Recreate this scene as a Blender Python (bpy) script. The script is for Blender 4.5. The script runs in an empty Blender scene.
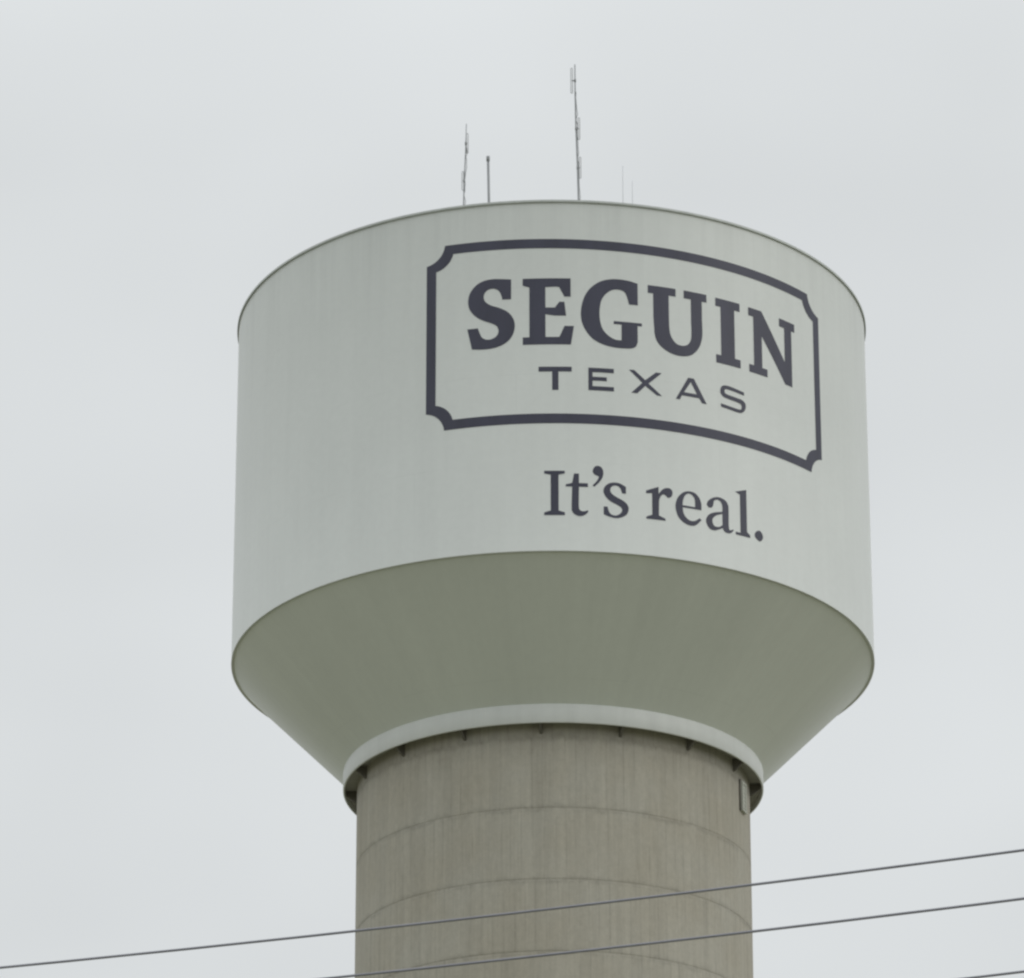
import bpy, bmesh, math, random
from mathutils import Vector, Matrix

# ------------------------------------------------------------------ camera
scene = bpy.context.scene
CAM_Z = 2.5
L = 122.029                       # metres from the camera to the tower's axis
cam_d = bpy.data.cameras.new("camera")
cam_d.sensor_width = 36.0
cam_d.lens = 36.0 * 4916.56 / 1024.0
cam_d.clip_start = 0.5
cam_d.clip_end = 20000
cam = bpy.data.objects.new("camera", cam_d)
scene.collection.objects.link(cam)
rgt = Vector((0.999959162, 0.00902432619, -0.000485996))
up = Vector((0.0039215, -0.38482359, 0.92298181))
fwd = Vector((-0.00814227, 0.92294602, 0.38484327))
cam.matrix_world = Matrix(((rgt.x, up.x, -fwd.x, 0), (rgt.y, up.y, -fwd.y, 0), (rgt.z, up.z, -fwd.z, CAM_Z), (0, 0, 0, 1)))
scene.camera = cam

# ------------------------------------------------------------------ overcast daylight
SUN_EL, SUN_AZ = math.radians(32), math.radians(112)     # azimuth clockwise from +Y: to the right, a little behind the camera
world = bpy.data.worlds.new("World")
scene.world = world
world.use_nodes = True
nt = world.node_tree
nt.nodes.clear()
N = nt.nodes.new
def lk(a, b): nt.links.new(a, b)
out = N("ShaderNodeOutputWorld"); bg = N("ShaderNodeBackground")
bg.inputs[1].default_value = 0.1
sky = N("ShaderNodeTexSky"); sky.sky_type = 'NISHITA'; sky.sun_disc = False
sky.sun_elevation = SUN_EL; sky.sun_rotation = SUN_AZ
sky.dust_density = 3.0
tc = N("ShaderNodeTexCoord")
sep = N("ShaderNodeSeparateXYZ"); lk(tc.outputs['Generated'], sep.inputs[0])
# a closed cloud deck, brighter overhead than at the horizon
ramp = N("ShaderNodeMapRange"); ramp.inputs['From Min'].default_value = 0.44; ramp.inputs['From Max'].default_value = 1
ramp.inputs['To Min'].default_value = 7.42; ramp.inputs['To Max'].default_value = 13.8
lk(sep.outputs['Z'], ramp.inputs['Value'])
noise = N("ShaderNodeTexNoise"); noise.inputs['Scale'].default_value = 9.0; noise.inputs['Detail'].default_value = 2; noise.inputs['Roughness'].default_value = 0.45
mapn = N("ShaderNodeMapping"); mapn.inputs['Scale'].default_value = (1, 1, 1.5); mapn.inputs['Location'].default_value = (0.35, 0.1, 0.2)
lk(tc.outputs['Generated'], mapn.inputs[0]); lk(mapn.outputs[0], noise.inputs[0])
nr = N("ShaderNodeMapRange"); nr.inputs['From Min'].default_value = 0.3; nr.inputs['From Max'].default_value = 0.7
nr.inputs['To Min'].default_value = 0.955; nr.inputs['To Max'].default_value = 1.045
lk(noise.outputs[0], nr.inputs['Value'])
mul = N("ShaderNodeMath"); mul.operation = 'MULTIPLY'; lk(ramp.outputs[0], mul.inputs[0]); lk(nr.outputs[0], mul.inputs[1])
tint = N("ShaderNodeVectorMath"); tint.operation = 'SCALE'
tint.inputs[0].default_value = (0.965, 1.0, 1.012)
lk(mul.outputs[0], tint.inputs['Scale'])
mix = N("ShaderNodeMix"); mix.data_type = 'RGBA'; mix.inputs['Factor'].default_value = 0.96
lk(sky.outputs[0], mix.inputs[6]); lk(tint.outputs[0], mix.inputs[7])
lk(mix.outputs[2], bg.inputs[0]); lk(bg.outputs[0], out.inputs[0])

sun_d = bpy.data.lights.new("sun", 'SUN'); sun_d.energy = 0.45; sun_d.angle = math.radians(40); sun_d.color = (1, 0.97, 0.92)
sun = bpy.data.objects.new("sun", sun_d); scene.collection.objects.link(sun)
sdir = Vector((math.sin(SUN_AZ) * math.cos(SUN_EL), math.cos(SUN_AZ) * math.cos(SUN_EL), math.sin(SUN_EL)))
sun.rotation_euler = sdir.to_track_quat('Z', 'Y').to_euler()

scene.view_settings.view_transform = 'Standard'
scene.view_settings.look = 'None'
scene.view_settings.exposure = 0.0
scene.view_settings.gamma = 1.0
scene.cycles.pixel_filter_type = 'BLACKMAN_HARRIS'
scene.cycles.filter_width = 2.5        # the photograph is a soft, far-zoomed frame

# ------------------------------------------------------------------ materials
def new_mat(name):
    m = bpy.data.materials.new(name); m.use_nodes = True
    return m, m.node_tree, m.node_tree.nodes['Principled BSDF']

def node(t, kind, **kw):
    n = t.nodes.new(kind)
    for k, v in kw.items(): setattr(n, k, v)
    return n

def noise_n(t, vec, scale, detail=4, rough=0.55):
    n = node(t, "ShaderNodeTexNoise"); n.inputs['Scale'].default_value = scale
    n.inputs['Detail'].default_value = detail; n.inputs['Roughness'].default_value = rough
    t.links.new(vec, n.inputs[0]); return n.outputs[0]

def mapping(t, vec, sc, loc=(0, 0, 0)):
    n = node(t, "ShaderNodeMapping"); n.inputs['Scale'].default_value = sc; n.inputs['Location'].default_value = loc
    t.links.new(vec, n.inputs[0]); return n.outputs[0]

def mrange(t, v, a, b, c, d):
    n = node(t, "ShaderNodeMapRange")
    for i, x in zip(('From Min', 'From Max', 'To Min', 'To Max'), (a, b, c, d)): n.inputs[i].default_value = x
    t.links.new(v, n.inputs['Value']); return n.outputs[0]

def math_n(t, op, a, b=None):
    n = node(t, "ShaderNodeMath", operation=op)
    for i, x in enumerate((a, b)):
        if x is None: continue
        if isinstance(x, (int, float)): n.inputs[i].default_value = x
        else: t.links.new(x, n.inputs[i])
    return n.outputs[0]

def scaled_color(t, col, fac):
    n = node(t, "ShaderNodeVectorMath", operation='SCALE')
    if isinstance(col, tuple): n.inputs[0].default_value = col
    else: t.links.new(col, n.inputs[0])
    t.links.new(fac, n.inputs['Scale']); return n.outputs[0]

def weathered_paint(name, col, rough=0.42, streak=0.05, top_dirt=None):
    """satin tank paint: faint run-off streaks, broad mottling, plate seams. UVs are metres (arc, height)."""
    m, t, b = new_mat(name)
    uv = node(t, "ShaderNodeUVMap").outputs[0]
    st = noise_n(t, mapping(t, uv, (3.2, 0.07, 1)), 1.0, 6, 0.62)
    st2 = noise_n(t, mapping(t, uv, (1.1, 0.22, 1), (7, 3, 0)), 1.0, 4, 0.6)
    mo = noise_n(t, mapping(t, uv, (0.16, 0.2, 1)), 1.0, 3, 0.5)
    fine = noise_n(t, mapping(t, uv, (5, 5, 1)), 1.0, 3, 0.6)
    f = math_n(t, 'MULTIPLY', mrange(t, st, .35, .7, 1.0 + streak * .4, 1.0 - streak), mrange(t, st2, .3, .7, .985, 1.015))
    f = math_n(t, 'MULTIPLY', f, mrange(t, mo, .3, .7, .965, 1.03))
    f = math_n(t, 'MULTIPLY', f, mrange(t, fine, .3, .7, .985, 1.015))
    sepu = node(t, "ShaderNodeSeparateXYZ"); t.links.new(uv, sepu.inputs[0])
    # plate seams, barely showing through the paint
    br = node(t, "ShaderNodeTexBrick"); br.offset = 0.5
    br.inputs['Scale'].default_value = 1.0; br.inputs['Brick Width'].default_value = 5.34; br.inputs['Row Height'].default_value = 2.42
    br.inputs['Mortar Size'].default_value = 0.02; br.inputs['Mortar Smooth'].default_value = 0.6
    t.links.new(mapping(t, uv, (1, 1, 1), (0.9, 0.25, 0)), br.inputs['Vector'])
    seam = mrange(t, noise_n(t, mapping(t, uv, (.6, .6, 1)), 1.0, 3, .6), .4, .65, 0, .035)
    f = math_n(t, 'MULTIPLY', f, math_n(t, 'SUBTRACT', 1.0, math_n(t, 'MULTIPLY', br.outputs['Fac'], seam)))
    if top_dirt:                      # run-off marks that start at the rim and fade out down the wall
        z0, z1, amt = top_dirt
        d = mrange(t, sepu.outputs[1], z0, z1, 0, 1)
        s3 = mrange(t, noise_n(t, mapping(t, uv, (2.4, 0.04, 1), (3, 0, 0)), 1.0, 5, 0.7), .45, .75, 0, amt)
        f = math_n(t, 'MULTIPLY', f, math_n(t, 'SUBTRACT', 1.0, math_n(t, 'MULTIPLY', d, s3)))
    t.links.new(scaled_color(t, col, f), b.inputs['Base Color'])
    b.inputs['Roughness'].default_value = rough
    bump = node(t, "ShaderNodeBump"); bump.inputs['Strength'].default_value = 0.25; bump.inputs['Distance'].default_value = 0.02
    t.links.new(noise_n(t, mapping(t, uv, (0.7, 0.7, 1)), 1.0, 2, .5), bump.inputs['Height'])
    t.links.new(bump.outputs[0], b.inputs['Normal'])
    return m

M_wall = weathered_paint("off_white_tank_paint", (0.68, 0.705, 0.685), 0.45, 0.018, (54.5, 57.9, 0.10))
M_cone = weathered_paint("off_white_cone_paint", (0.71, 0.74, 0.69), 0.40, 0.018)
M_band = weathered_paint("ring_paint", (0.69, 0.71, 0.69), 0.45, 0.05)
M_rim = weathered_paint("dull_grey_green_rim_paint", (0.56, 0.59, 0.57), 0.6, 0.12)
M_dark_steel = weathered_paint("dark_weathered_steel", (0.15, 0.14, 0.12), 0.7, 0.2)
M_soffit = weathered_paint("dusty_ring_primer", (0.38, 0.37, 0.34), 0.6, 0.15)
M_roof = weathered_paint("roof_paint", (0.66, 0.68, 0.65), 0.5, 0.1)

def concrete():
    m, t, b = new_mat("board_marked_concrete")
    uv = node(t, "ShaderNodeUVMap").outputs[0]
    sepu = node(t, "ShaderNodeSeparateXYZ"); t.links.new(uv, sepu.inputs[0])
    lift = math_n(t, 'FLOOR', math_n(t, 'DIVIDE', math_n(t, 'SUBTRACT', sepu.outputs[1], 42.57), 1.875))
    comb = node(t, "ShaderNodeCombineXYZ")
    t.links.new(math_n(t, 'ADD', sepu.outputs[0], math_n(t, 'MULTIPLY', lift, 37.3)), comb.inputs[0])
    t.links.new(sepu.outputs[1], comb.inputs[1])
    v = comb.outputs[0]
    boards = noise_n(t, mapping(t, v, (4.2, 0.12, 1)), 1.0, 6, 0.7)
    fineb = noise_n(t, mapping(t, v, (13, 0.5, 1)), 1.0, 4, 0.7)
    blot = noise_n(t, mapping(t, uv, (0.55, 0.5, 1)), 1.0, 5, 0.6)
    runs = noise_n(t, mapping(t, uv, (2.0, 0.05, 1), (9, 1, 0)), 1.0, 5, 0.65)
    grit = noise_n(t, mapping(t, uv, (16, 16, 1)), 1.0, 3, 0.7)
    f = math_n(t, 'MULTIPLY', mrange(t, boards, .3, .7, .93, 1.06), mrange(t, fineb, .3, .7, .95, 1.05))
    f = math_n(t, 'MULTIPLY', f, mrange(t, blot, .3, .7, .94, 1.06))
    f = math_n(t, 'MULTIPLY', f, mrange(t, runs, .4, .75, 1.02, .9))
    f = math_n(t, 'MULTIPLY', f, mrange(t, grit, .3, .7, .97, 1.03))
    # joints between the form boards: thin upright lines, each lift with its own set
    sv = node(t, "ShaderNodeSeparateXYZ"); t.links.new(v, sv.inputs[0])
    bl = math_n(t, 'PINGPONG', math_n(t, 'ADD', sv.outputs[0], mrange(t, noise_n(t, mapping(t, v, (0.8, 0, 1)), 1.0, 2, .5), 0, 1, -.25, .25)), 0.135)
    vis = mrange(t, noise_n(t, mapping(t, v, (1.3, .5, 1), (4, 4, 0)), 1.0, 4, .7), .42, .62, 0, .16)
    f = math_n(t, 'MULTIPLY', f, math_n(t, 'SUBTRACT', 1.0, math_n(t, 'MULTIPLY', mrange(t, bl, 0.004, 0.03, 1, 0), vis)))
    spk = noise_n(t, mapping(t, uv, (7, 5, 1), (1, 2, 0)), 1.0, 3, 0.7)
    f = math_n(t, 'MULTIPLY', f, mrange(t, spk, .3, .72, 1.05, .93))
    # shade under the steel ring painted into the concrete, ragged at its lower edge
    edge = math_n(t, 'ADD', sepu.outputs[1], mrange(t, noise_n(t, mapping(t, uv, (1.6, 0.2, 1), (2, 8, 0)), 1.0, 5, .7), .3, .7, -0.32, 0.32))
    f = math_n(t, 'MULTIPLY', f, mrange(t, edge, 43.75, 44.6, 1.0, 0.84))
    # ragged grout stain along each lift joint
    wob = mrange(t, noise_n(t, mapping(t, uv, (1.7, 0.9, 1), (5, 5, 0)), 1.0, 5, .75), .3, .7, -0.10, 0.10)
    pj = math_n(t, 'PINGPONG', math_n(t, 'SUBTRACT', math_n(t, 'ADD', sepu.outputs[1], wob), 42.57), 0.9375)
    patch = mrange(t, noise_n(t, mapping(t, uv, (1.1, 0.6, 1), (1, 9, 0)), 1.0, 4, .7), .35, .65, .93, .78)
    jm = mrange(t, pj, 0.01, 0.12, 0, 1)
    f = math_n(t, 'MULTIPLY', f, math_n(t, 'ADD', math_n(t, 'MULTIPLY', jm, math_n(t, 'SUBTRACT', 1.0, patch)), patch))
    cr = node(t, "ShaderNodeMix", data_type='RGBA')
    cr.inputs[6].default_value = (0.450, 0.420, 0.350, 1); cr.inputs[7].default_value = (0.435, 0.415, 0.358, 1)
    t.links.new(mrange(t, blot, .35, .65, 0, 1), cr.inputs['Factor'])
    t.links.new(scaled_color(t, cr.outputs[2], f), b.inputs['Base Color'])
    b.inputs['Roughness'].default_value = 0.9
    bump = node(t, "ShaderNodeBump"); bump.inputs['Strength'].default_value = 0.6; bump.inputs['Distance'].default_value = 0.02
    t.links.new(math_n(t, 'ADD', boards, math_n(t, 'MULTIPLY', grit, 0.3)), bump.inputs['Height'])
    t.links.new(bump.outputs[0], b.inputs['Normal'])
    return m
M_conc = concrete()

def plain(name, col, rough=0.6, metal=0.0, var=0.1, scale=3.0):
    m, t, b = new_mat(name)
    o = node(t, "ShaderNodeTexCoord").outputs['Object']
    t.links.new(scaled_color(t, col, mrange(t, noise_n(t, o, scale), .3, .7, 1 - var, 1 + var)), b.inputs['Base Color'])
    b.inputs['Roughness'].default_value = rough; b.inputs['Metallic'].default_value = metal
    return m

def lettering_paint():
    m, t, b = new_mat("slate_blue_lettering_paint")
    o = node(t, "ShaderNodeTexCoord").outputs['Object']
    f = mrange(t, noise_n(t, mapping(t, o, (2.5, 2.5, .5)), 1.0, 5, .6), .3, .7, .86, 1.14)
    t.links.new(scaled_color(t, (0.045, 0.046, 0.076), f), b.inputs['Base Color'])
    b.inputs['Roughness'].default_value = 0.5
    return m
M_letter = lettering_paint()
M_galv = plain("galvanised_steel", (0.30, 0.31, 0.31), 0.5, 0.3)
M_mast = plain("grey_mast_tube", (0.30, 0.31, 0.32), 0.5, 0.2)
M_fibre = plain("pale_fibreglass", (0.62, 0.64, 0.66), 0.5)
M_wire = plain("weathered_conductor", (0.27, 0.27, 0.31), 0.55, 0.1)
M_vent = plain("pale_vent_metal", (0.50, 0.51, 0.45), 0.5)

def ground_mat():
    m, t, b = new_mat("dry_grass_ground")
    o = node(t, "ShaderNodeTexCoord").outputs['Object']
    a = noise_n(t, o, 0.02, 6, .6); c = noise_n(t, o, 1.3, 6, .7)
    mx = node(t, "ShaderNodeMix", data_type='RGBA')
    mx.inputs[6].default_value = (0.132, 0.143, 0.087, 1); mx.inputs[7].default_value = (0.205, 0.193, 0.136, 1)
    t.links.new(mrange(t, a, .35, .65, 0, 1), mx.inputs['Factor'])
    t.links.new(scaled_color(t, mx.outputs[2], mrange(t, c, .3, .7, .8, 1.2)), b.inputs['Base Color'])
    b.inputs['Roughness'].default_value = 0.95
    return m

# ------------------------------------------------------------------ mesh helpers
def link(name, bm, mat, parent=None, smooth=True):
    me = bpy.data.meshes.new(name); bm.to_mesh(me); bm.free()
    for p in me.polygons: p.use_smooth = smooth
    me.materials.append(mat)
    o = bpy.data.objects.new(name, me); scene.collection.objects.link(o)
    if parent: o.parent = parent
    return o

def lathe(profile, seg=288, radius_uv=8.5, sharp=25):
    """revolve (radius, z) points; UVs in metres; the seam faces away from the camera"""
    bm = bmesh.new(); uvl = bm.loops.layers.uv.new("UVMap")
    rings = []
    for r, z in profile:
        rings.append([bm.verts.new((r * math.sin(a), -r * math.cos(a), z)) for a in
                      [(-math.pi + 2 * math.pi * i / seg) for i in range(seg)]])
    s = [0.0]
    for (r0, z0), (r1, z1) in zip(profile, profile[1:]):
        s.append(s[-1] + math.hypot(r1 - r0, z1 - z0))
    z_ref = profile[0][1]
    for k in range(len(rings) - 1):
        for i in range(seg):
            j = (i + 1) % seg
            fc = bm.faces.new((rings[k][i], rings[k][j], rings[k + 1][j], rings[k + 1][i]))
            us = (-math.pi + 2 * math.pi * i / seg) * radius_uv, (-math.pi + 2 * math.pi * (i + 1) / seg) * radius_uv
            vs = (profile[k][1], profile[k + 1][1])
            for lp, (u, v) in zip(fc.loops, ((us[0], vs[0]), (us[1], vs[0]), (us[1], vs[1]), (us[0], vs[1]))):
                lp[uvl].uv = (u, v)
    bmesh.ops.recalc_face_normals(bm, faces=bm.faces)
    bm.normal_update()
    for e in bm.edges:
        if len(e.link_faces) == 2 and e.calc_face_angle(0) > math.radians(sharp): e.smooth = False
    return bm

def tube(bm, pts, r, seg=8, r2=None, cap=True):
    pts = [Vector(p) for p in pts]; r2 = r if r2 is None else r2
    rings = []
    for i, p in enumerate(pts):
        d = (pts[min(i + 1, len(pts) - 1)] - pts[max(i - 1, 0)]).normalized()
        a = d.cross(Vector((0, 0, 1)) if abs(d.z) < .9 else Vector((1, 0, 0))).normalized(); b = d.cross(a)
        rr = r + (r2 - r) * i / (len(pts) - 1)
        rings.append([bm.verts.new(p + (a * math.cos(2 * math.pi * k / seg) + b * math.sin(2 * math.pi * k / seg)) * rr) for k in range(seg)])
    for x, y in zip(rings, rings[1:]):
        for k in range(seg): bm.faces.new((x[k], x[(k + 1) % seg], y[(k + 1) % seg], y[k]))
    if cap: bm.faces.new(rings[0][::-1]); bm.faces.new(rings[-1])
    return bm

def box(bm, c, size, rot=0.0):
    m = Matrix.Translation(Vector(c)) @ Matrix.Rotation(rot, 4, 'Z') @ Matrix.Diagonal((*size, 1))
    bmesh.ops.create_cube(bm, size=1, matrix=m)
    return bm

def thing(name, label, cat, loc, group=None):
    o = bpy.data.objects.new(name, None); scene.collection.objects.link(o)
    o.empty_display_size = 0.5
    o.location = loc; o['label'] = label; o['category'] = cat
    if group: o['group'] = group
    return o

# ------------------------------------------------------------------ ground
bm = bmesh.new()
S, n = 6000, 12
grid = [[bm.verts.new((-S + 2 * S * i / n, -S + 2 * S * j / n, 0)) for j in range(n + 1)] for i in range(n + 1)]
for i in range(n):
    for j in range(n): bm.faces.new((grid[i][j], grid[i + 1][j], grid[i + 1][j + 1], grid[i][j + 1]))
g = link("ground", bm, ground_mat(), None, False); g['kind'] = 'structure'

# ------------------------------------------------------------------ water tower (heights are above the ground)
R = 8.5                      # tank radius
ZT, ZB = 57.82, 48.171       # top and bottom of the vertical tank wall
ZC, ZK = 45.212, 44.717      # cone meets the steel ring; the ring's lower edge
RB, RC = 5.51, 5.143         # ring radius, concrete column radius
tower = thing("water_tower", "tall off-white water tower, its wide lettered tank on a round grey concrete column",
              "water tower", (0, L, 0))

# concrete column with a shallow chamfered groove at every lift joint
joints = [42.57 - 1.875 * k for k in range(22)]
random.seed(4)
prof = [(RC, 45.35)]
for z in joints:
    prof += [(RC, z + .036), (RC - .007, z + .02), (RC - .007, z - .02), (RC, z - .036)]
prof += [(RC, -0.3)]
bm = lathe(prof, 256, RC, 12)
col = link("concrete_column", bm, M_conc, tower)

# the cone under the tank
bm = lathe([(R - .065, ZB + .03), (R - .07, ZB - .005), (RB - .03, ZC), (RB - .2, ZC + .03)], 320, R, 30)
link("tank_cone", bm, M_cone, tower)

# steel ring round the head of the column: an outer skirt, open below, with a dark soffit inside
bm = lathe([(RB - .06, ZC + .03), (RB - .012, ZC + .01), (RB, ZC - .015), (RB, ZK + .03), (RB - .012, ZK + .006), (RB - .045, ZK), (RB - .05, ZK + .02), (RB - .05, ZC - .08)], 256, RB, 40)
link("support_ring", bm, M_band, tower)
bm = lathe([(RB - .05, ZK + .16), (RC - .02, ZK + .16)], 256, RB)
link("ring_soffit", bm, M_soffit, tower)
# sixteen gusset plates between the ring and the column
bm0 = None
gm = None
for k in range(16):
    a = math.radians(-3.4 + 22.6 * k if k < 8 else -3.4 - 22.2 * (16 - k))
    if gm is None:
        b_ = bmesh.new()
        th = .032
        pr = [(RC - .01, ZK + .15), (RB - .06, ZK + .15), (RB - .07, ZK + .03), (RC + .10, ZK - .13), (RC - .01, ZK - .18)]
        vs = [[b_.verts.new((s * th, -r, z)) for r, z in pr] for s in (-1, 1)]
        b_.faces.new(vs[0]); b_.faces.new(vs[1][::-1])
        for i in range(5):
            j = (i + 1) % 5; b_.faces.new((vs[0][j], vs[0][i], vs[1][i], vs[1][j]))
        bmesh.ops.recalc_face_normals(b_, faces=b_.faces)
        o = link("gusset_plate", b_, M_dark_steel, tower, False); gm = o
    else:
        o = gm.copy(); scene.collection.objects.link(o); o.parent = tower
    o.rotation_euler = (0, 0, a)

# tank wall, with a small drip lip at its foot
bm = lathe([(R - .07, ZB + .04), (R - .065, ZB), (R + .004, ZB - .004), (R + .006, ZB + .012), (R, ZB + .03), (R, ZT + .02)], 360, R, 40)
wall = link("tank_wall", bm, M_wall, tower)
# rim angle and roof
RL = 8.545
bm = lathe([(R - .01, ZT + .005), (RL, ZT - .025), (RL, ZT + .034), (RL - .1, ZT + .04), (R - .3, ZT + .01)], 360, R, 30)
link("roof_rim", bm, M_rim, tower)
pr = [(R - .1 - (R - .1) * i / 10.0, ZT - .01 + 1.15 * (1 - ((R - .1 - (R - .1) * i / 10.0) / R) ** 2)) for i in range(10)]
bm = lathe(pr + [(0.05, ZT + 1.14)], 128, R)
link("tank_roof", bm, M_roof, tower)
def roof_z(x, y):            # world x, y
    return ZT - .01 + 1.15 * (1 - (math.hypot(x, y - L) / R) ** 2)

# small louvred vent box on the right flank of the column, just under the ring
va = math.radians(71.4)
bm = bmesh.new()
box(bm, (0, -RC - .01, 44.03), (.28, .08, .70))
vent = link("vent_box", bm, M_vent, tower, False); vent.rotation_euler = (0, 0, va)
bm = bmesh.new()
box(bm, (-.165, -RC - .01, 44.03), (.05, .15, .80)); box(bm, (.165, -RC - .01, 44.03), (.05, .13, .80))
box(bm, (0, -RC - .01, 44.405), (.28, .14, .05)); box(bm, (0, -RC - .01, 43.655), (.28, .14, .05))
link("vent_frame", bm, M_vent, vent, False)
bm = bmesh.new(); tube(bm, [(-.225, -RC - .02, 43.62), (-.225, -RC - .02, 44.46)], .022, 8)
link("vent_shade_strip", bm, M_dark_steel, vent)  # dark strip added to stand for the shaded left side of the frame
bm = bmesh.new()
for i in range(6):
    box(bm, (0, -RC - .055, 43.76 + i * .105), (.26, .02, .05))
link("vent_louvre", bm, M_vent, vent, False)

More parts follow.
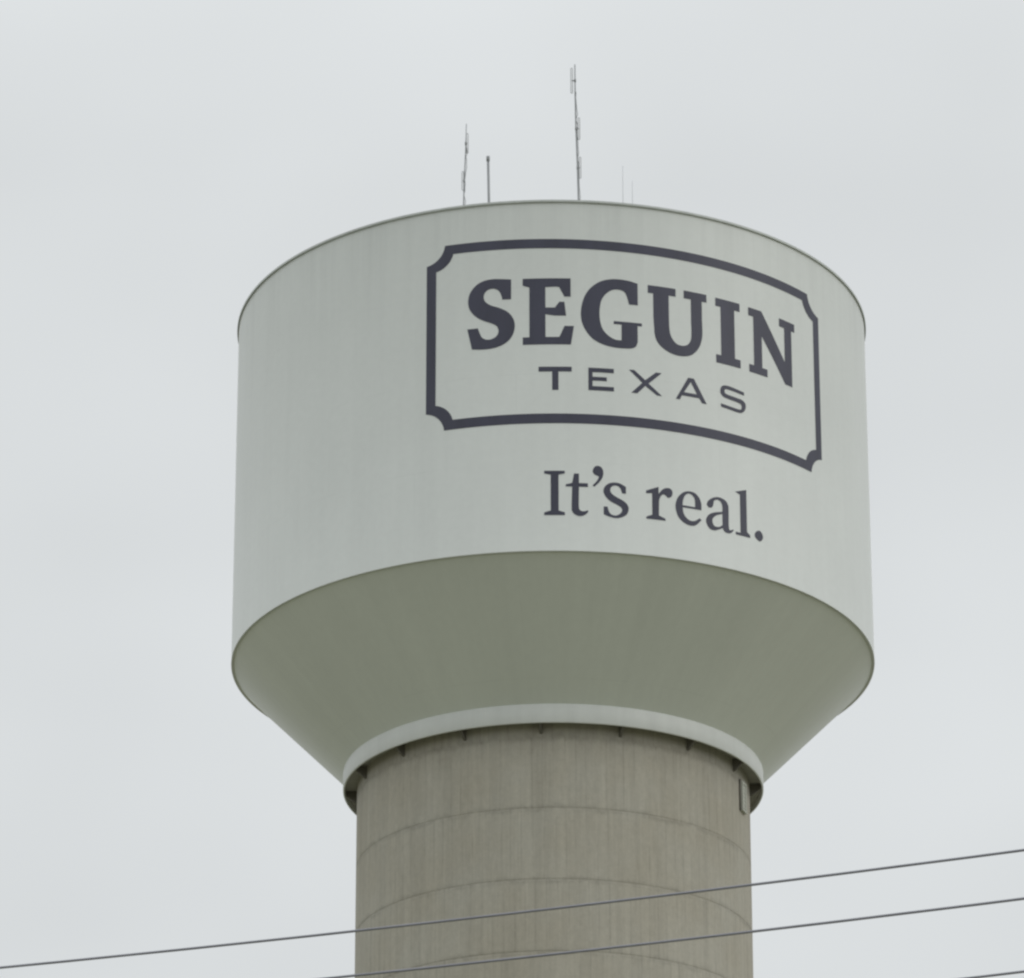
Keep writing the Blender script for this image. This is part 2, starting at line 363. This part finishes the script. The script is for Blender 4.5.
# ------------------------------------------------------------------ painted lettering, laid round the curve of the wall
LETTERS = [  # word, letter, outlines: (arc metres, height above the eye[, 1 = smooth])
    ('S', 'S', [[(-1.025,53.150),(-1.025,52.596),(-1.245,52.596),(-1.317,52.815,1),(-1.452,52.917,1),(-1.608,52.905,1),(-1.708,52.811,1),(-1.732,52.697,1),(-1.691,52.577,1),(-1.559,52.466,1),(-1.345,52.379,1),(-1.132,52.261,1),(-1.002,52.111,1),(-0.938,51.941,1),(-0.938,51.761,1),(-0.990,51.584,1),(-1.108,51.425,1),(-1.297,51.310,1),(-1.534,51.252,1),(-1.797,51.248,1),(-2.037,51.276),(-2.160,51.849),(-1.882,51.849),(-1.833,51.703,1),(-1.773,51.581,1),(-1.654,51.513,1),(-1.511,51.524,1),(-1.392,51.599,1),(-1.349,51.724,1),(-1.392,51.863,1),(-1.535,51.957,1),(-1.726,52.039,1),(-1.919,52.162,1),(-2.064,52.332,1),(-2.133,52.508,1),(-2.133,52.715,1),(-2.066,52.901,1),(-1.921,53.065,1),(-1.728,53.162,1),(-1.488,53.192,1),(-1.250,53.173,1)]]),
    ('S', 'E', [[(-0.728,53.149),(0.493,53.149),(0.493,52.636),(0.332,52.636),(0.204,52.901),(0.109,52.912,1),(-0.151,52.901),(-0.151,52.331),(0.092,52.331),(0.204,52.492),(0.332,52.492),(0.374,52.103),(0.204,52.103),(0.092,52.103),(-0.151,52.143),(-0.151,51.510),(0.204,51.510),(0.332,51.820),(0.572,51.820),(0.493,51.303),(-0.728,51.303),(-0.728,51.510),(-0.558,51.510),(-0.558,52.901),(-0.728,52.955)]]),
    ('S', 'G', [[(2.228,53.120),(2.228,52.512),(1.994,52.512),(1.948,52.701,1),(1.877,52.849,1),(1.733,52.900,1),(1.565,52.878,1),(1.409,52.771,1),(1.289,52.595,1),(1.240,52.386,1),(1.227,52.179,1),(1.249,51.949,1),(1.318,51.748,1),(1.459,51.591,1),(1.625,51.501,1),(1.792,51.489),(1.796,51.931),(1.593,51.931),(1.593,52.014),(2.329,52.014),(2.329,51.931),(2.216,51.931),(2.216,51.489),(2.164,51.355,1),(2.054,51.292,1),(1.838,51.271,1),(1.575,51.280,1),(1.291,51.349,1),(1.045,51.488,1),(0.870,51.711,1),(0.773,51.951,1),(0.751,52.207,1),(0.793,52.492,1),(0.888,52.741,1),(1.043,52.942,1),(1.257,53.097,1),(1.496,53.173,1),(1.736,53.193,1),(2.001,53.172,1)]]),
    ('S', 'U', [[(2.497,53.120),(3.256,53.120),(3.256,52.900),(3.063,52.900),(3.063,52.338),(3.069,52.009,1),(3.099,51.821,1),(3.161,51.689,1),(3.274,51.579,1),(3.440,51.556,1),(3.583,51.620,1),(3.663,51.750,1),(3.685,51.935,1),(3.681,52.276),(3.681,52.900),(3.482,52.900),(3.482,53.120),(4.137,53.120),(4.137,52.900),(3.997,52.900),(3.997,52.338),(4.004,52.049,1),(3.982,51.837,1),(3.911,51.617,1),(3.776,51.424,1),(3.617,51.310,1),(3.384,51.258,1),(3.130,51.286,1),(2.905,51.393,1),(2.745,51.550,1),(2.673,51.745,1),(2.656,51.975,1),(2.640,52.276),(2.640,52.900),(2.497,52.900)]]),
    ('S', 'I', [[(4.398,53.104),(5.151,53.104),(5.151,52.874),(4.977,52.874),(4.977,51.515),(5.151,51.515),(5.151,51.285),(4.398,51.285),(4.398,51.515),(4.553,51.515),(4.553,52.874),(4.398,52.874)]]),
    ('S', 'N', [[(5.430,53.093),(5.873,53.093),(6.695,51.897),(6.695,52.864),(6.507,52.864),(6.507,53.093),(7.101,53.093),(7.101,52.864),(6.970,52.864),(6.970,51.275),(6.695,51.275),(5.873,52.384),(5.873,51.492),(6.048,51.492),(6.048,51.275),(5.430,51.275),(5.430,51.492),(5.593,51.492),(5.593,52.864),(5.430,52.864)]]),
    ('T', 'T', [[(-0.328,50.685),(0.509,50.685),(0.509,50.552),(0.173,50.552),(0.173,50.043),(0.014,50.043),(0.014,50.552),(-0.328,50.552)]]),
    ('T', 'E', [[(0.931,50.678),(1.583,50.678),(1.583,50.558),(1.036,50.558),(1.036,50.431),(1.401,50.431),(1.401,50.324),(1.036,50.324),(1.036,50.172),(1.583,50.172),(1.583,50.056),(0.931,50.056)]]),
    ('T', 'X', [[(1.976,50.698),(2.118,50.698),(2.403,50.449),(2.688,50.698),(2.844,50.698),(2.490,50.366),(2.844,50.065),(2.709,50.065),(2.403,50.290),(2.191,50.065),(2.033,50.065),(2.323,50.366)]]),
    ('T', 'A', [[(3.221,50.052),(3.573,50.692),(3.735,50.692),(4.093,50.052),(3.959,50.052),(3.875,50.173),(3.389,50.173),(3.334,50.052)],[(3.451,50.271),(3.814,50.271),(3.644,50.582)]]),
    ('T', 'S', [[(5.240,50.547),(5.240,50.636),(4.784,50.699,1),(4.596,50.679,1),(4.512,50.592,1),(4.509,50.458,1),(4.590,50.369,1),(4.735,50.337,1),(5.031,50.304,1),(5.138,50.269,1),(5.149,50.188,1),(5.070,50.123,1),(4.513,50.168),(4.513,50.076),(5.025,50.028,1),(5.177,50.061,1),(5.271,50.172,1),(5.284,50.316,1),(5.185,50.406,1),(5.034,50.426,1),(4.737,50.452,1),(4.646,50.488,1),(4.635,50.554,1),(4.719,50.600,1)]]),
    ('R', 'I', [[(-0.196,47.830),(0.320,47.830),(0.320,47.756),(0.164,47.723),(0.164,46.754),(0.320,46.703),(0.320,46.629),(-0.196,46.629),(-0.196,46.703),(-0.033,46.754),(-0.033,47.723),(-0.196,47.756)]]),
    ('R', 't', [[(0.553,47.761),(0.675,47.761),(0.675,47.504),(0.901,47.504),(0.901,47.404),(0.675,47.404),(0.668,46.887,1),(0.700,46.772,1),(0.780,46.742,1),(0.901,46.773),(0.901,46.725),(0.825,46.651,1),(0.717,46.608,1),(0.591,46.638,1),(0.511,46.719,1),(0.488,46.844,1),(0.505,47.404),(0.344,47.404),(0.344,47.462),(0.505,47.504)]]),
    ('R', 'apostrophe', [[(1.028,47.871,1),(1.074,47.961,1),(1.156,47.991,1),(1.247,47.951,1),(1.291,47.837,1),(1.272,47.690,1),(1.189,47.549,1),(1.061,47.416),(1.017,47.453),(1.108,47.554,1),(1.176,47.674,1),(1.154,47.712,1),(1.073,47.751,1),(1.032,47.803,1)]]),
    ('R', 's', [[(1.866,47.465),(1.866,47.283),(1.767,47.283),(1.735,47.391,1),(1.671,47.464,1),(1.580,47.482,1),(1.497,47.441,1),(1.464,47.352,1),(1.505,47.257,1),(1.623,47.173,1),(1.787,47.089,1),(1.893,46.997,1),(1.932,46.884,1),(1.894,46.745,1),(1.783,46.649,1),(1.618,46.601,1),(1.454,46.625,1),(1.294,46.686),(1.294,46.898),(1.393,46.898),(1.428,46.768,1),(1.491,46.691,1),(1.600,46.673,1),(1.701,46.720,1),(1.762,46.812,1),(1.730,46.906,1),(1.603,46.979,1),(1.458,47.056,1),(1.346,47.170,1),(1.292,47.302,1),(1.324,47.430,1),(1.425,47.524,1),(1.571,47.563,1),(1.718,47.545,1)]]),
    ('R', 'r', [[(2.390,47.424),(2.721,47.562),(2.721,47.367),(2.798,47.475,1),(2.895,47.546,1),(3.010,47.559,1),(3.083,47.505,1),(3.090,47.408,1),(3.046,47.324,1),(2.968,47.298,1),(2.911,47.344,1),(2.854,47.372,1),(2.787,47.328,1),(2.738,47.224,1),(2.726,47.067,1),(2.721,46.785),(2.893,46.718),(2.893,46.662),(2.390,46.662),(2.390,46.718),(2.546,46.785),(2.546,47.367),(2.390,47.348)]]),
    ('R', 'e', [[(3.889,47.098),(3.887,47.284,1),(3.819,47.447,1),(3.699,47.543,1),(3.540,47.559,1),(3.380,47.501,1),(3.241,47.352,1),(3.174,47.167,1),(3.181,46.993,1),(3.252,46.810,1),(3.407,46.678,1),(3.605,46.632,1),(3.746,46.685,1),(3.889,46.834),(3.834,46.875),(3.707,46.785,1),(3.587,46.765,1),(3.469,46.824,1),(3.391,46.938,1),(3.365,47.098)],[(3.365,47.155),(3.713,47.155),(3.706,47.349,1),(3.648,47.456,1),(3.539,47.497,1),(3.439,47.432,1),(3.381,47.296,1)]]),
    ('R', 'a', [[(4.056,47.340,1),(4.132,47.444,1),(4.283,47.533,1),(4.434,47.553,1),(4.586,47.508,1),(4.672,47.402,1),(4.687,47.245,1),(4.683,46.845,1),(4.713,46.722,1),(4.825,46.766),(4.825,46.730),(4.745,46.649,1),(4.634,46.626,1),(4.547,46.658,1),(4.497,46.730),(4.396,46.677,1),(4.266,46.626,1),(4.139,46.637,1),(4.046,46.740,1),(4.017,46.874,1),(4.082,47.005,1),(4.232,47.103,1),(4.497,47.177),(4.499,47.316,1),(4.454,47.437,1),(4.347,47.479,1),(4.260,47.428,1),(4.237,47.334,1),(4.203,47.251,1),(4.128,47.217,1),(4.061,47.257,1)],[(4.497,47.117),(4.338,47.054,1),(4.219,46.951,1),(4.206,46.829,1),(4.268,46.742,1),(4.397,46.747,1),(4.497,46.817)]]),
    ('R', 'l', [[(4.895,47.815),(5.248,47.940),(5.248,46.789),(5.345,46.721),(5.345,46.648),(4.895,46.648),(4.895,46.721),(5.042,46.721),(5.042,47.764),(4.895,47.815)]]),
    ('R', 'period', [[(5.558,46.884,1),(5.667,46.921,1),(5.751,46.842,1),(5.760,46.734,1),(5.684,46.639,1),(5.588,46.652,1),(5.510,46.713,1),(5.496,46.799,1)]])]

def smooth_outline(pts):
    out = []; n = len(pts)
    P = [Vector(a[:2]) for a in pts]; S_ = [len(a) > 2 for a in pts]
    for i in range(n):
        j = (i + 1) % n; a, b = P[i], P[j]; out.append(a)
        if S_[i] or S_[j]:
            ta = (b - P[i - 1]) / 2 if S_[i] else (b - a)
            tb = (P[(j + 1) % n] - a) / 2 if S_[j] else (b - a)
            for t in (.2, .4, .6, .8):
                out.append((2*t**3-3*t*t+1)*a + (t**3-2*t*t+t)*ta + (-2*t**3+3*t*t)*b + (t**3-t*t)*tb)
    return out

def decal(name, loops, mat, parent, off):
    """fill flat outlines (arc metres, height), cut them fine and wrap them on the tank wall"""
    cu = bpy.data.curves.new("outline", 'CURVE'); cu.dimensions = '2D'; cu.fill_mode = 'BOTH'
    for lp in loops:
        sp = cu.splines.new('POLY'); sp.points.add(len(lp) - 1); sp.use_cyclic_u = True
        for q, v in zip(sp.points, lp): q.co = (v[0], v[1], 0, 1)
    tmp = bpy.data.objects.new("outline", cu); scene.collection.objects.link(tmp)
    dg = bpy.context.evaluated_depsgraph_get(); dg.update()
    me = bpy.data.meshes.new_from_object(tmp.evaluated_get(dg))
    bpy.data.objects.remove(tmp); bpy.data.curves.remove(cu)
    bm = bmesh.new(); bm.from_mesh(me); bpy.data.meshes.remove(me)
    bmesh.ops.remove_doubles(bm, verts=bm.verts, dist=1e-5)
    u0 = min(v.co.x for v in bm.verts); u1 = max(v.co.x for v in bm.verts)
    x = math.ceil(u0 / .12) * .12
    while x < u1:
        bmesh.ops.bisect_plane(bm, geom=bm.verts[:] + bm.edges[:] + bm.faces[:], plane_co=(x, 0, 0), plane_no=(1, 0, 0)); x += .12
    for v in bm.verts:
        a = v.co.x / R; r = R + off; z = v.co.y + CAM_Z
        v.co = (r * math.sin(a), -r * math.cos(a), z)
    for fc in bm.faces:
        c = fc.calc_center_median(); fc.normal_update()
        if fc.normal.x * c.x + fc.normal.y * c.y < 0: fc.normal_flip()
    return link(name, bm, mat, parent, False)

for w, ch, cs in LETTERS:
    decal("full_stop" if ch == 'period' else "apostrophe" if ch == 'apostrophe' else "letter", [smooth_outline(c) for c in cs], M_letter, wall, .005)

# ticket-shaped border with scooped corners
def border(u0, u1, v0, v1, rad, cx, cy, n=12):
    """corner scoops centred on the corner (cx, cy outwards), radius rad, clipped to the rectangle"""
    pts = []
    for (sx, sy) in ((-1, 1), (1, 1), (1, -1), (-1, -1)):
        Cx = (u0 - cx) if sx < 0 else (u1 + cx); Cy = (v1 + cy) if sy > 0 else (v0 - cy)
        ah = math.asin(min(1, cx / rad)); av = math.asin(min(1, cy / rad))
        arc = []
        for i in range(n + 1):
            t = ah + (math.pi / 2 - ah - av) * i / n      # from the upright side towards the level side
            arc.append(Vector((Cx - sx * rad * math.sin(t), Cy - sy * rad * math.cos(t))))
        if (sx, sy) in ((1, 1), (-1, -1)): arc = arc[::-1]
        pts += arc
    return pts
U0, U1, V0, V1, TH = -3.265, 8.188, 49.128, 54.285, 0.262
outer = border(U0, U1, V0, V1, .58, .08, .06)
inner = border(U0 + TH, U1 - TH, V0 + .268, V1 - .265, .60, .12, .14)
for lp in (outer, inner):        # the painter's top line drops a little towards the right
    for p in lp:
        if p.x > 1.25: p.y -= 0.115 * (p.x - 1.25) / 6.94 * max(0, (p.y - 49.1) / 5.2)
decal("emblem_border", [outer, inner], M_letter, wall, .005)

# ------------------------------------------------------------------ antennas on the roof
def antenna(name, label, cat, pts, r, r2, mat, parts=(), cap=None, group=None):
    """pts: world x, y, z of the mast from foot to tip; parts: folded dipoles (dx, z centre, half length)"""
    x0, y0, _ = pts[0]; zf = roof_z(x0, y0)
    t = thing(name, label, cat, (x0, y0, zf), group)
    def loc(p): return (p[0] - x0, p[1] - y0, p[2] - zf)
    b_ = bmesh.new(); tube(b_, [(0, 0, -.05)] + [loc(p) for p in pts], r, 10, r2)
    link("mast", b_, mat, t)
    if parts:                        # feed cable strapped loosely to the mast
        b_ = bmesh.new(); rnd = random.Random(len(parts)); top = loc(pts[-2]); cp = []
        for i in range(25):
            k = i / 24.0
            cp.append((top[0] * k + .028 * rnd.uniform(-1, 1) + .02, -.02 * rnd.random(), .1 + (top[2] - .1) * k))
        tube(b_, cp, .010, 6)
        link("feed_cable", b_, M_mast, t)
    b_ = bmesh.new(); box(b_, (0, 0, .03), (.3, .3, .05)); tube(b_, [(0, 0, 0), (0, 0, .18)], r * 2.2, 10)
    link("base_plate", b_, M_galv, t, False)
    if cap:
        b_ = bmesh.new(); tube(b_, [loc((pts[-1][0], pts[-1][1], pts[-1][2] - cap)), loc((pts[-1][0], pts[-1][1], pts[-1][2] + .03))], r * 1.35, 10)
        link("cap", b_, mat, t)
    for dx, zc, hl, mx in parts:
        b_ = bmesh.new()
        P = [(mx + dx, y0, zc - hl), (mx + dx, y0, zc + hl)]
        # folded loop: two uprights joined at the ends, with a stub arm back to the mast
        s = .022 if dx > 0 else -.022
        ring = [(mx + dx - s, zc - hl), (mx + dx, zc - hl - .02), (mx + dx + s, zc - hl), (mx + dx + s, zc + hl), (mx + dx, zc + hl + .02), (mx + dx - s, zc + hl), (mx + dx - s, zc - hl)]
        tube(b_, [loc((a, y0, z)) for a, z in ring], .010, 6)
        d_ = link("dipole", b_, M_galv, t)
        b_ = bmesh.new(); tube(b_, [loc((mx, y0, zc)), loc((mx + dx, y0, zc))], .016, 6)
        box(b_, loc((mx, y0, zc)), (.055, .055, .07))
        link("dipole_arm", b_, mat, d_)
    return t
C = CAM_Z
Y1 = L - 5.5
def mast(xz, y=Y1):
    (xa, za), (xb, zb) = xz[0], xz[1]
    k = (xb - xa) / (zb - za); zf = roof_z(xa, y) - C
    return [(xa + k * (zf - za), y, zf + C)] + [(x, y, z + C) for x, z in xz]
antenna("dipole_antenna", "shorter thin grey antenna mast with two small side dipoles, leftmost on the tank roof", "antenna",
        mast([(-2.298, 56.72), (-2.285, 57.4), (-2.245, 58.4), (-2.232, 59.08)]), .022, .012, M_mast,
        [(.035, 58.50 + C, .28, -2.243), (-.035, 57.40 + C, .26, -2.285)])
antenna("stub_mast", "short stout plain grey pole with a cap, right beside the leftmost roof antenna", "pole",
        mast([(-1.629, 56.689), (-1.656, 58.08)]), .036, .036, M_mast, (), .10)
antenna("dipole_antenna", "tallest antenna mast on the tank roof, with three small dipoles on side arms", "antenna",
        mast([(.729, 56.824), (.705, 57.9), (.672, 58.94), (.655, 60.0), (.652, 60.83)]), .030, .016, M_mast,
        [(-.09, 60.35 + C, .36, .654), (.075, 58.92 + C, .31, .674), (.065, 57.77 + C, .30, .708)])
antenna("whip_antenna", "taller of the two faint pale whip antennas right of the tallest mast", "antenna",
        mast([(2.003, 59.9), (2.005, 61.04)], L + 1), .017, .010, M_fibre, (), None)
antenna("whip_antenna", "shorter of the two faint pale whip antennas, rightmost on the tank roof", "antenna",
        mast([(2.266, 59.9), (2.265, 60.57)], L + 1), .014, .009, M_fibre, (), None)

# ------------------------------------------------------------------ overhead wires crossing near the camera
dirx = Vector((5.7, -2.1, 0)).normalized()
def wire(P0, a, b, c, r, label):
    bm = bmesh.new(); pts = []
    for i in range(61):
        s = -24 + 48 * i / 60
        pts.append((P0[0] + dirx.x * s, P0[1] + dirx.y * s, a + b * s + c * s * s + CAM_Z))
    tube(bm, pts, r, 10)
    base = Vector(pts[30])
    bmesh.ops.translate(bm, verts=bm.verts, vec=-base)
    o = link("overhead_wire", bm, M_wire)
    o.location = base
    o['label'] = label; o['category'] = "wire"; o['group'] = "overhead wires crossing in front of the tower"
wire((0.832, 26.707), 8.6525, .0053, .0027, .0076, "uppermost dark overhead wire, crossing the whole picture in front of the column")
wire((0.821, 26.47), 8.3020, .0026, .0027, .0076, "middle dark overhead wire, below the uppermost and crossing the foot of the visible column")
wire((0.793, 25.649), 7.643, .0022, .0027, .0070, "lowest dark overhead wire, only a short piece seen in the bottom right corner")
